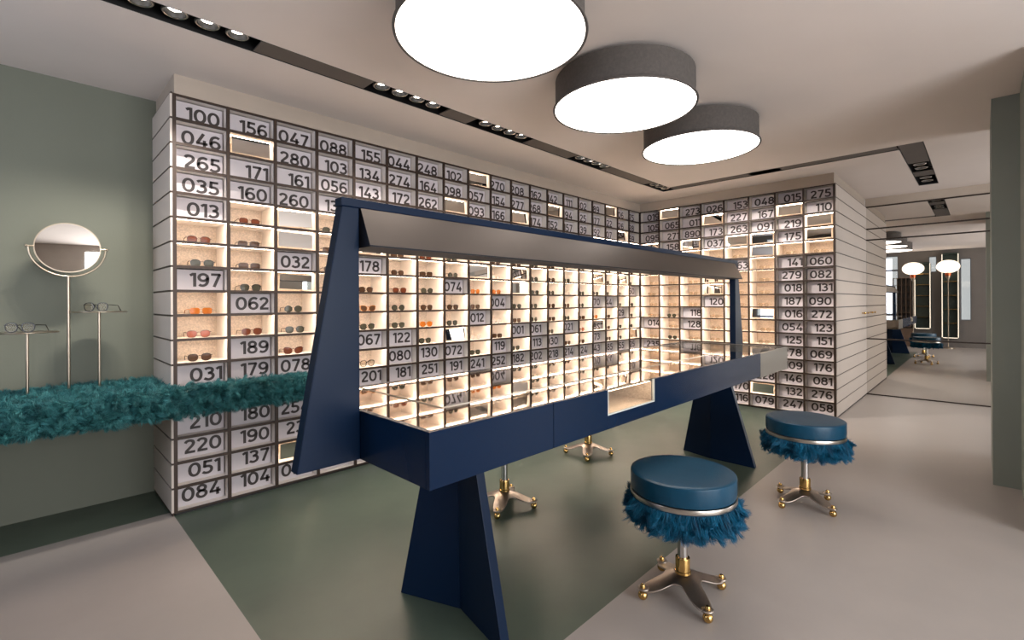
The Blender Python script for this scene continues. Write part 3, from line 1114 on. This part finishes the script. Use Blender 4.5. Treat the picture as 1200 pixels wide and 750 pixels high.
# ------------------------------------------------------------------ stools
def make_stool(label, loc, rz):
    t = thing('swivel_stool', label, 'stool', loc, rz, 'blue fur trimmed swivel stools')
    R = 0.222
    MB().lathe([(0.004, 0.552), (0.10, 0.5535), (R - 0.02, 0.5525), (R - 0.006, 0.5515), (R - 0.001, 0.548), (R, 0.543), (R, 0.485), (R - 0.003, 0.470), (R - 0.02, 0.466), (0.004, 0.466)], n=64, cap0=True, cap1=True).obj('seat_cushion', M_leather, t, smooth=True)
    MB().lathe([(R - 0.02, 0.4655), (R + 0.001, 0.4655), (R + 0.002, 0.463), (R + 0.002, 0.449), (R + 0.001, 0.446), (R - 0.02, 0.446)], n=64).obj('seat_band', M_steel, t, smooth=True)
    ap = MB().lathe([(R - 0.022, 0.4455), (R - 0.002, 0.4455), (R + 0.004, 0.42), (R + 0.002, 0.375), (R - 0.022, 0.360)], n=48).obj('fur_trim', M_skin2, t, smooth=True)
    n_ = 42000
    a = rng.random(n_) * 2 * PI
    z = 0.362 + rng.random(n_) * 0.083
    pos = np.stack([np.cos(a) * (R + 0.002), np.sin(a) * (R + 0.002), z], 1)
    nor = np.stack([np.cos(a) * 0.55, np.sin(a) * 0.55, np.full(n_, -0.62)], 1)
    nor /= np.linalg.norm(nor, axis=1)[:, None]
    tag(fur_object('fur_pile', pos, nor, 0.040, 0.0012, 0.026, 0.25, 11, M_fur_blue, ap), kind='stuff')
    MB().lathe([(0.06, 0.445), (0.06, 0.43), (0.024, 0.42), (0.022, 0.40), (0.022, 0.108), (0.004, 0.108)], n=32, cap0=True, cap1=True).obj('post', M_chrome, t, smooth=True)
    MB().lathe([(0.0225, 0.168), (0.030, 0.168), (0.031, 0.165), (0.031, 0.112), (0.034, 0.110), (0.034, 0.0995), (0.022, 0.0995)], n=32).obj('collar', M_brass, t, smooth=True)
    # four-armed arched base plate
    th_n, r_n = 160, 14
    vs, fs = [], []
    for i in range(th_n):
        th = 2 * PI * i / th_n
        q = abs(math.cos(2 * (th - PI / 4)))
        rm = 0.080 + 0.120 * q ** 4
        for j in range(r_n + 1):
            r = rm * j / r_n
            s_ = r / 0.2
            z = 0.098 - 0.052 * (s_ * s_ * (3 - 2 * s_))
            vs.append((r * math.cos(th), r * math.sin(th), z))
    for i in range(th_n):
        for j in range(r_n):
            a0, a1 = i * (r_n + 1) + j, ((i + 1) % th_n) * (r_n + 1) + j
            if j == 0:
                fs.append((a0, a0 + 1, a1 + 1))
            else:
                fs.append((a0, a0 + 1, a1 + 1, a1))
    bp = MB().add(vs, fs)
    for k in range(4):
        an = PI / 4 + k * PI / 2
        bp.lathe([(0.002, 0.0), (0.024, 0.0)], (0.188 * math.cos(an), 0.188 * math.sin(an), 0.047), 24)
    bo = bp.obj('base_plate', M_base, t, smooth=True)
    so = bo.modifiers.new('solid', 'SOLIDIFY')
    so.thickness = 0.006
    for k in range(4):
        an = PI / 4 + k * PI / 2
        cx, cy = 0.19 * math.cos(an), 0.19 * math.sin(an)
        c = MB().ball((cx, cy, 0.0205), 0.0205, 20)
        c.lathe([(0.012, 0.034), (0.012, 0.0405)], (cx, cy, 0), 16, 0, True, True)
        c.lathe([(0.007, 0.0475), (0.011, 0.049), (0.011, 0.062), (0.008, 0.067), (0.002, 0.068)], (cx, cy, 0), 16, 0, True, True)
        c.obj('caster', M_brass, t, smooth=True)
    return t


st0 = make_stool('nearest blue stool with teal leather seat, in front of the table', (2.04, 0.951, 0), math.radians(10))
SG = 'blue fur trimmed swivel stools'
dup(st0, (3.49, 0.81, 0), math.radians(17), 'blue stool beside the right end of the table, before the striped cupboard', SG)
for loc, rz, lab in (((2.14, 2.18, 0), -13, 'stool behind the table, base showing beside the left table leg'),
                     ((3.36, 2.40, 0), -12, 'stool behind the table, base showing under the middle of the table')):
    o = dup(st0, loc, math.radians(rz), lab, SG)
    for c in o.children:            # these two are screwed up higher
        if c.name.split('.')[0] in ('seat_cushion', 'seat_band', 'fur_trim'):
            c.location.z = 0.13
        elif c.name.split('.')[0] == 'post':
            c.location.z = 0.13
            ext = MB().lathe([(0.0215, 0.10), (0.0215, 0.25)], n=32).obj('inner_post', M_chrome, o, smooth=True)

# ------------------------------------------------------------------ drum ceiling lamps
def drum(label, x):
    t = thing('drum_lamp', label, 'ceiling lamp', (x, 1.605, ZC), 0, 'round drum ceiling lamps')
    R, zb = 0.443, 2.514 - ZC
    MB().lathe([(0.004, -0.021), (R - 0.016, -0.021), (R - 0.016, zb + 0.018), (R - 0.004, zb + 0.012), (R, zb + 0.006), (R - 0.002, zb), (R - 0.012, zb), (R - 0.014, zb + 0.004)], n=96).obj('shade', M_felt, t, smooth=True)
    MB().lathe([(0.004, zb + 0.004), (R - 0.0142, zb + 0.004)], n=96, cap0=True).obj('diffuser', M_diff, t)
    return t


drum('drum ceiling lamp nearest the camera, cut by the top of the picture', 1.503)
drum('middle of the three charcoal drum ceiling lamps', 2.643)
drum('farthest and smallest looking of the three charcoal drum ceiling lamps', 3.772)

# ------------------------------------------------------------------ recessed track and spotlights
open_a = [(0.20, 0.90), (1.57, 2.19), (2.45, 3.11), (3.75, 4.33), (5.25, 5.767)]       # along x
open_b = [(1.85, 2.36), (1.00, 1.54)]                                                   # along y
open_c = [(6.45, 6.92), (7.17, 7.738)]                                                  # along x
trk = thing('ceiling_track', 'dark recessed lighting channel bending round the ceiling above the shelving', 'lighting track', (0, 0, ZC))
ch2 = MB()
e = 0.003
hgt = 0.11
for (a0, a1, c0, c1) in ((-1.2, 5.767, 2.76, 2.925), (5.60, 5.767, 0.365, 2.7599), (5.7672, 7.74, 0.365, 0.55)):
    ch2.box(a0 + e, a1 - e, c0 + e, c1 - e, hgt, hgt + 0.006)
ch2.box(-1.2 + e, 5.767, 2.925 - 2 * e, 2.925 - e, 0.001, hgt).box(-1.2 + e, 5.60, 2.76 + e, 2.76 + 2 * e, 0.001, hgt)
ch2.box(5.767 - 2 * e, 5.767 - e, 0.56, 2.92, 0.001, hgt).box(5.60 + e, 5.60 + 2 * e, 0.37, 2.76, 0.001, hgt)
ch2.box(5.77, 7.737, 0.55 - 2 * e, 0.55 - e, 0.001, hgt).box(5.61, 7.737, 0.365 + e, 0.365 + 2 * e, 0.001, hgt)
ch2.box(7.734, 7.737, 0.37, 0.545, 0.001, hgt)
ch2.obj('channel', M_black, trk)


def gaps(lo, hi, ops):
    out, p = [], lo
    for a, c in ops:
        if a > p:
            out.append((p, a))
        p = c
    if p < hi:
        out.append((p, hi))
    return out


for a, c in gaps(-1.19, 5.765, open_a):
    MB().box(a, c, 2.768, 2.917, 0.004, 0.012).obj('cover', M_track, trk)
for a, c in gaps(0.56, 2.766, open_b):
    MB().box(5.608, 5.759, a, c, 0.004, 0.012).obj('cover', M_track, trk)
for a, c in gaps(5.608, 7.732, open_c):
    MB().box(a, c, 0.373, 0.542, 0.004, 0.012).obj('cover', M_track, trk)

lm_body = MB()
lm_body.lathe([(0.050, 0.095), (0.050, 0.03), (0.056, 0.02), (0.057, 0.012), (0.046, 0.010), (0.040, 0.03), (0.030, 0.044)], n=28, cap0=True)
SPOT_BODY = lm_body.mesh('spot_ring', M_black, True)
SPOT_RING = MB().lathe([(0.0462, 0.0085), (0.0505, 0.006), (0.0530, 0.0085)], n=28).mesh('rim', M_steel, True)
SPOT_LENS = MB().lathe([(0.002, 0.030), (0.028, 0.030), (0.031, 0.034)], n=24, cap0=True).mesh('lens', M_lens)
spot_no = 0


def cluster(label, cx, cy, along, n, pitch=0.138, tilt=(0.0, 0.0), watt=1.0):
    global spot_no
    t = thing('spotlight_cluster', label, 'spotlight', (cx, cy, ZC), 0, 'recessed spotlight clusters')
    hb = MB()
    L_ = pitch * n / 2
    if along == 'x':
        hb.box(-L_, L_, -0.06, 0.06, 0.097, 0.107)
    else:
        hb.box(-0.06, 0.06, -L_, L_, 0.097, 0.107)
    hb.obj('mounting_plate', M_black, t)
    for k in range(n):
        d = (k - (n - 1) / 2) * pitch
        p = (d, 0, 0) if along == 'x' else (0, d, 0)
        o = link('spot_head', SPOT_BODY, t, p)
        link('rim', SPOT_RING, o)
        link('lens', SPOT_LENS, o)
    return t


def spot_light(x, y, tx, ty, tz, watt, size=75, blend=0.7):
    global spot_no
    d = bpy.data.lights.new('track_spot', 'SPOT')
    d.energy = watt
    d.color = (1.0, 0.92, 0.84)
    d.spot_size = math.radians(size)
    d.spot_blend = blend
    d.shadow_soft_size = 0.03
    o = bpy.data.objects.new('track_spot', d)
    o.location = (x, y, ZC + 0.012)
    v = Vector((tx, ty, tz)) - o.location
    o.rotation_euler = v.to_track_quat('-Z', 'Y').to_euler()
    COL.objects.link(o)


cluster('spotlight cluster over the near end of the left shelving, at the top left edge', 0.585, 2.815, 'x', 4)
cluster('spotlight cluster in the track between the nearest and the middle drum lamp', 1.855, 2.815, 'x', 4)
cluster('second spotlight cluster further along the track, left of the middle drum lamp', 2.78, 2.815, 'x', 4)
cluster('spotlight cluster in the track left of the farthest drum lamp', 4.045, 2.815, 'x', 4)
cluster('spotlight cluster at the inner corner of the ceiling track', 5.49, 2.83, 'x', 3)
cluster('spotlight cluster just past the track corner, above the far shelving', 5.68, 2.08, 'y', 3)
cluster('spotlight cluster above the right half of the far shelving', 5.68, 1.30, 'y', 3)
cluster('spotlight pair in the short track end towards the column', 6.66, 0.458, 'x', 2, 0.2)
cluster('spotlight pair in the track end closest to the mirror', 7.42, 0.458, 'x', 2, 0.2)
for k in range(4):
    x = 0.585 + (k - 1.5) * 0.138
    spot_light(x, 2.815, x - 0.55 + 0.1 * k, 4.11, 1.0, SPOT_WATT * 1.1, 60)
for k in range(4):
    x = 4.045 + (k - 1.5) * 0.138
    spot_light(x, 2.815, 6.3, 2.6 - 0.35 * k, 0.75, SPOT_WATT * 2.2, 70)
for cx in (1.855, 2.78):
    for k in (0, 1, 2, 3):
        x = cx + (k - 1.5) * 0.138
        if k % 2:
            spot_light(x, 2.815, x, 3.7, 1.1, SPOT_WATT * 0.9)
        else:
            spot_light(x, 2.815, x + 0.1, 1.9, 0.6, SPOT_WATT * 0.6)
for k in range(3):
    spot_light(5.35 + 0.138 * k, 2.83, 5.2, 3.6 - 0.3 * k, 1.1, SPOT_WATT * 0.8)
    spot_light(5.68, 2.08 + (k - 1) * 0.138, 6.5, 2.0, 0.9, SPOT_WATT * 1.3, 100)
    spot_light(5.68, 1.30 + (k - 1) * 0.138, 6.4, 1.5, 0.8, SPOT_WATT * 1.3, 100)
for x in (6.56, 6.76, 7.32, 7.52):
    spot_light(x, 0.458, x, 0.5, 0.0, SPOT_WATT * 0.8)


# ------------------------------------------------------------------ things on the fur bench
BT = BZ1 + 0.012
vm = thing('vanity_mirror', 'round swivelling mirror on a thin pole standing on the fur bench', 'mirror', (0.176, 3.86, BT), 0)
hz = 1.632 - BT
MB().lathe([(0.055, 0.0), (0.055, 0.006), (0.008, 0.008)], n=32, cap0=True).tube([(0, 0, 0.006), (0, 0, hz - 0.166)], 0.0075, 12).obj('pole', M_bmetal, vm, smooth=True)
yk = [(0.168 * math.cos(a), 0, hz + 0.168 * math.sin(a) * 0.98) for a in [PI + PI * i / 24 for i in range(25)]]
b = MB().tube(yk, 0.0055, 10)
for s_ in (-1, 1):
    b.tube([(s_ * 0.176, 0, hz + 0.004), (s_ * 0.146, 0, hz + 0.004)], 0.0045, 8)
    b.ball((s_ * 0.176, 0, hz + 0.004), 0.008, 10)
b.obj('yoke', M_bmetal, vm, smooth=True)
dz = bpy.data.objects.new('mirror_disc', MB().lathe([(0.1415, -0.009), (0.147, -0.009), (0.148, 0.0), (0.147, 0.009), (0.01, 0.010)], n=64, axis='y', cap1=True).mesh('mirror_disc', M_bmetal, True))
COL.objects.link(dz)
dz.parent = vm
dz.location = (0, 0, hz + 0.004)
dz.rotation_euler = (math.radians(-1.5), 0, math.radians(-4.8))
mg = MB().lathe([(0.002, -0.0092), (0.1415, -0.0092)], n=64, axis='y', cap0=True).obj('mirror_glass', M_mirror, dz)


def plate_stand(label, x, y, ztop, R):
    t = thing('display_stand', label, 'stand', (x, y, BT), 0, 'round plate stands on the fur bench')
    h = ztop - BT
    MB().lathe([(0.045, 0.0), (0.045, 0.005), (0.007, 0.007)], n=28, cap0=True).tube([(0, 0, 0.005), (0, 0, h - 0.006)], 0.007, 12).obj('pole', M_bmetal, t, smooth=True)
    MB().lathe([(0.004, h - 0.006), (R - 0.001, h - 0.006), (R, h - 0.004), (R, h - 0.001), (R - 0.001, h), (0.004, h)], n=56, cap0=True, cap1=True).obj('plate', M_bmetal, t, smooth=True)
    return t


plate_stand('plate stand at the left edge carrying eyeglasses', 0.003, 3.72, 1.152, 0.128)
plate_stand('plate stand between the round mirror and the shelving', 0.312, 3.84, 1.258, 0.132)
place_eyewear('ge', (-0.025, 3.66, 1.1521), math.radians(-30), 'black eyeglasses lying on the left plate stand', True)
place_eyewear('ge', (0.292, 3.78, 1.2581), math.radians(-38), 'dark eyeglasses lying on the stand right of the round mirror', True)

# ------------------------------------------------------------------ part of the shop behind the camera, seen in the mirror wall
M_copper = mat('copper', (190, 96, 60), 0.3, 0.9, var=0.05)
M_globe = emitter('opal_globe', (255, 240, 222), 3.0)
M_gdark = mat('dark_green_back', (30, 46, 40), 0.5, var=0.3, scale=30)
M_edge = emitter('niche_edge_light', (255, 240, 220), 2.0)
M_wood = mat('brown_wood', (92, 72, 58), 0.5, var=0.15, scale=12)


def globe_lamp(label, x, y, z):
    t = thing('globe_lamp', label, 'lamp', (x, y, 0), 0, 'opal globe lamps behind the camera')
    MB().ball((0, 0, z), 0.243, 32, 0, 0.72).obj('globe', M_globe, t, smooth=True)
    MB().lathe([(0.065, z - 0.165), (0.066, z - 0.22), (0.055, z - 0.26)], n=28, cap0=True, cap1=True).obj('neck', M_copper, t, smooth=True)
    MB().lathe([(0.0545, z - 0.2605), (0.05, z - 0.29), (0.012, z - 0.36), (0.012, 0.02), (0.14, 0.018), (0.14, 0.0)], n=28, cap0=True, cap1=True).obj('post', M_bmetal, t, smooth=True)


globe_lamp('opal globe lamp on the left, reflected in the mirror wall', -1.15, 1.38, 2.20)
globe_lamp('opal globe lamp on the right, reflected in the mirror wall', -1.15, 0.65, 2.22)


def niche(label, y, z0, z1, w):
    t = thing('lit_niche', label, 'display case', (XB + 0.001, y, 0), 0, 'lit green display cases')
    MB().box(0, 0.02, -w / 2, w / 2, z0, z1).obj('back_board', M_gdark, t)
    f = MB()
    f.box(0.0, 0.16, -w / 2 - 0.03, -w / 2 - 0.001, z0, z1).box(0.0, 0.16, w / 2 + 0.001, w / 2 + 0.03, z0, z1)
    f.box(0.0, 0.16, -w / 2, w / 2, z0 - 0.03, z0 - 0.001).box(0.0, 0.16, -w / 2, w / 2, z1 + 0.001, z1 + 0.03)
    f.obj('case_frame', M_gdark, t)
    e_ = MB()
    e_.box(0.161, 0.166, -w / 2 - 0.022, -w / 2 - 0.006, z0, z1).box(0.161, 0.166, w / 2 + 0.006, w / 2 + 0.022, z0, z1).box(0.161, 0.166, -w / 2, w / 2, z0 - 0.022, z0 - 0.006)
    e_.obj('light_edge', M_edge, t)
    n_ = 6
    for k in range(1, n_):
        z = z0 + (z1 - z0) * k / n_
        MB().box(0.021, 0.15, -w / 2 + 0.002, w / 2 - 0.002, z, z + 0.012).obj('shelf', M_brass, t)


niche('lit green display case between two globe lamps, reflected left in the mirror', 1.2, 0.52, 2.35, 0.30)
niche('lit green display case on the right of the mirror reflection', 0.62, 0.28, 2.58, 0.30)
t = thing('lattice_shelf', 'brown lattice shelf by the window, reflected in the mirror wall', 'shelf', (XB + 0.001, 1.66, 0), 0)
f = MB()
for k in range(5):
    yk_ = -0.2 + 0.1 * k
    f.box(0, 0.2, yk_ - 0.006, yk_ + 0.006, 0.55, 1.95)
f.obj('upright', M_wood, t)
f = MB()
for k in range(8):
    z = 0.55 + 0.2 * k
    for q in range(4):
        f.box(0.002, 0.198, -0.2 + 0.1 * q + 0.0062, -0.1 + 0.1 * q - 0.0062, z - 0.006, z + 0.006)
f.obj('shelf_board', M_wood, t)
MB().box(0.0, 0.22, -0.25, 0.25, 0.0, 0.5).obj('plinth', M_wood, t)
t = thing('side_counter', 'low white counter under the window, reflected in the mirror wall', 'counter', (XB + 0.25, 2.45, 0), 0)
MB().box(-0.2, 0.25, -0.55, 0.55, 0.82, 0.86).obj('counter_top', M_white, t, bevel=0.004)
MB().box(-0.18, 0.22, -0.52, 0.52, 0.0, 0.819).obj('counter_body', M_wood, t, bevel=0.003)
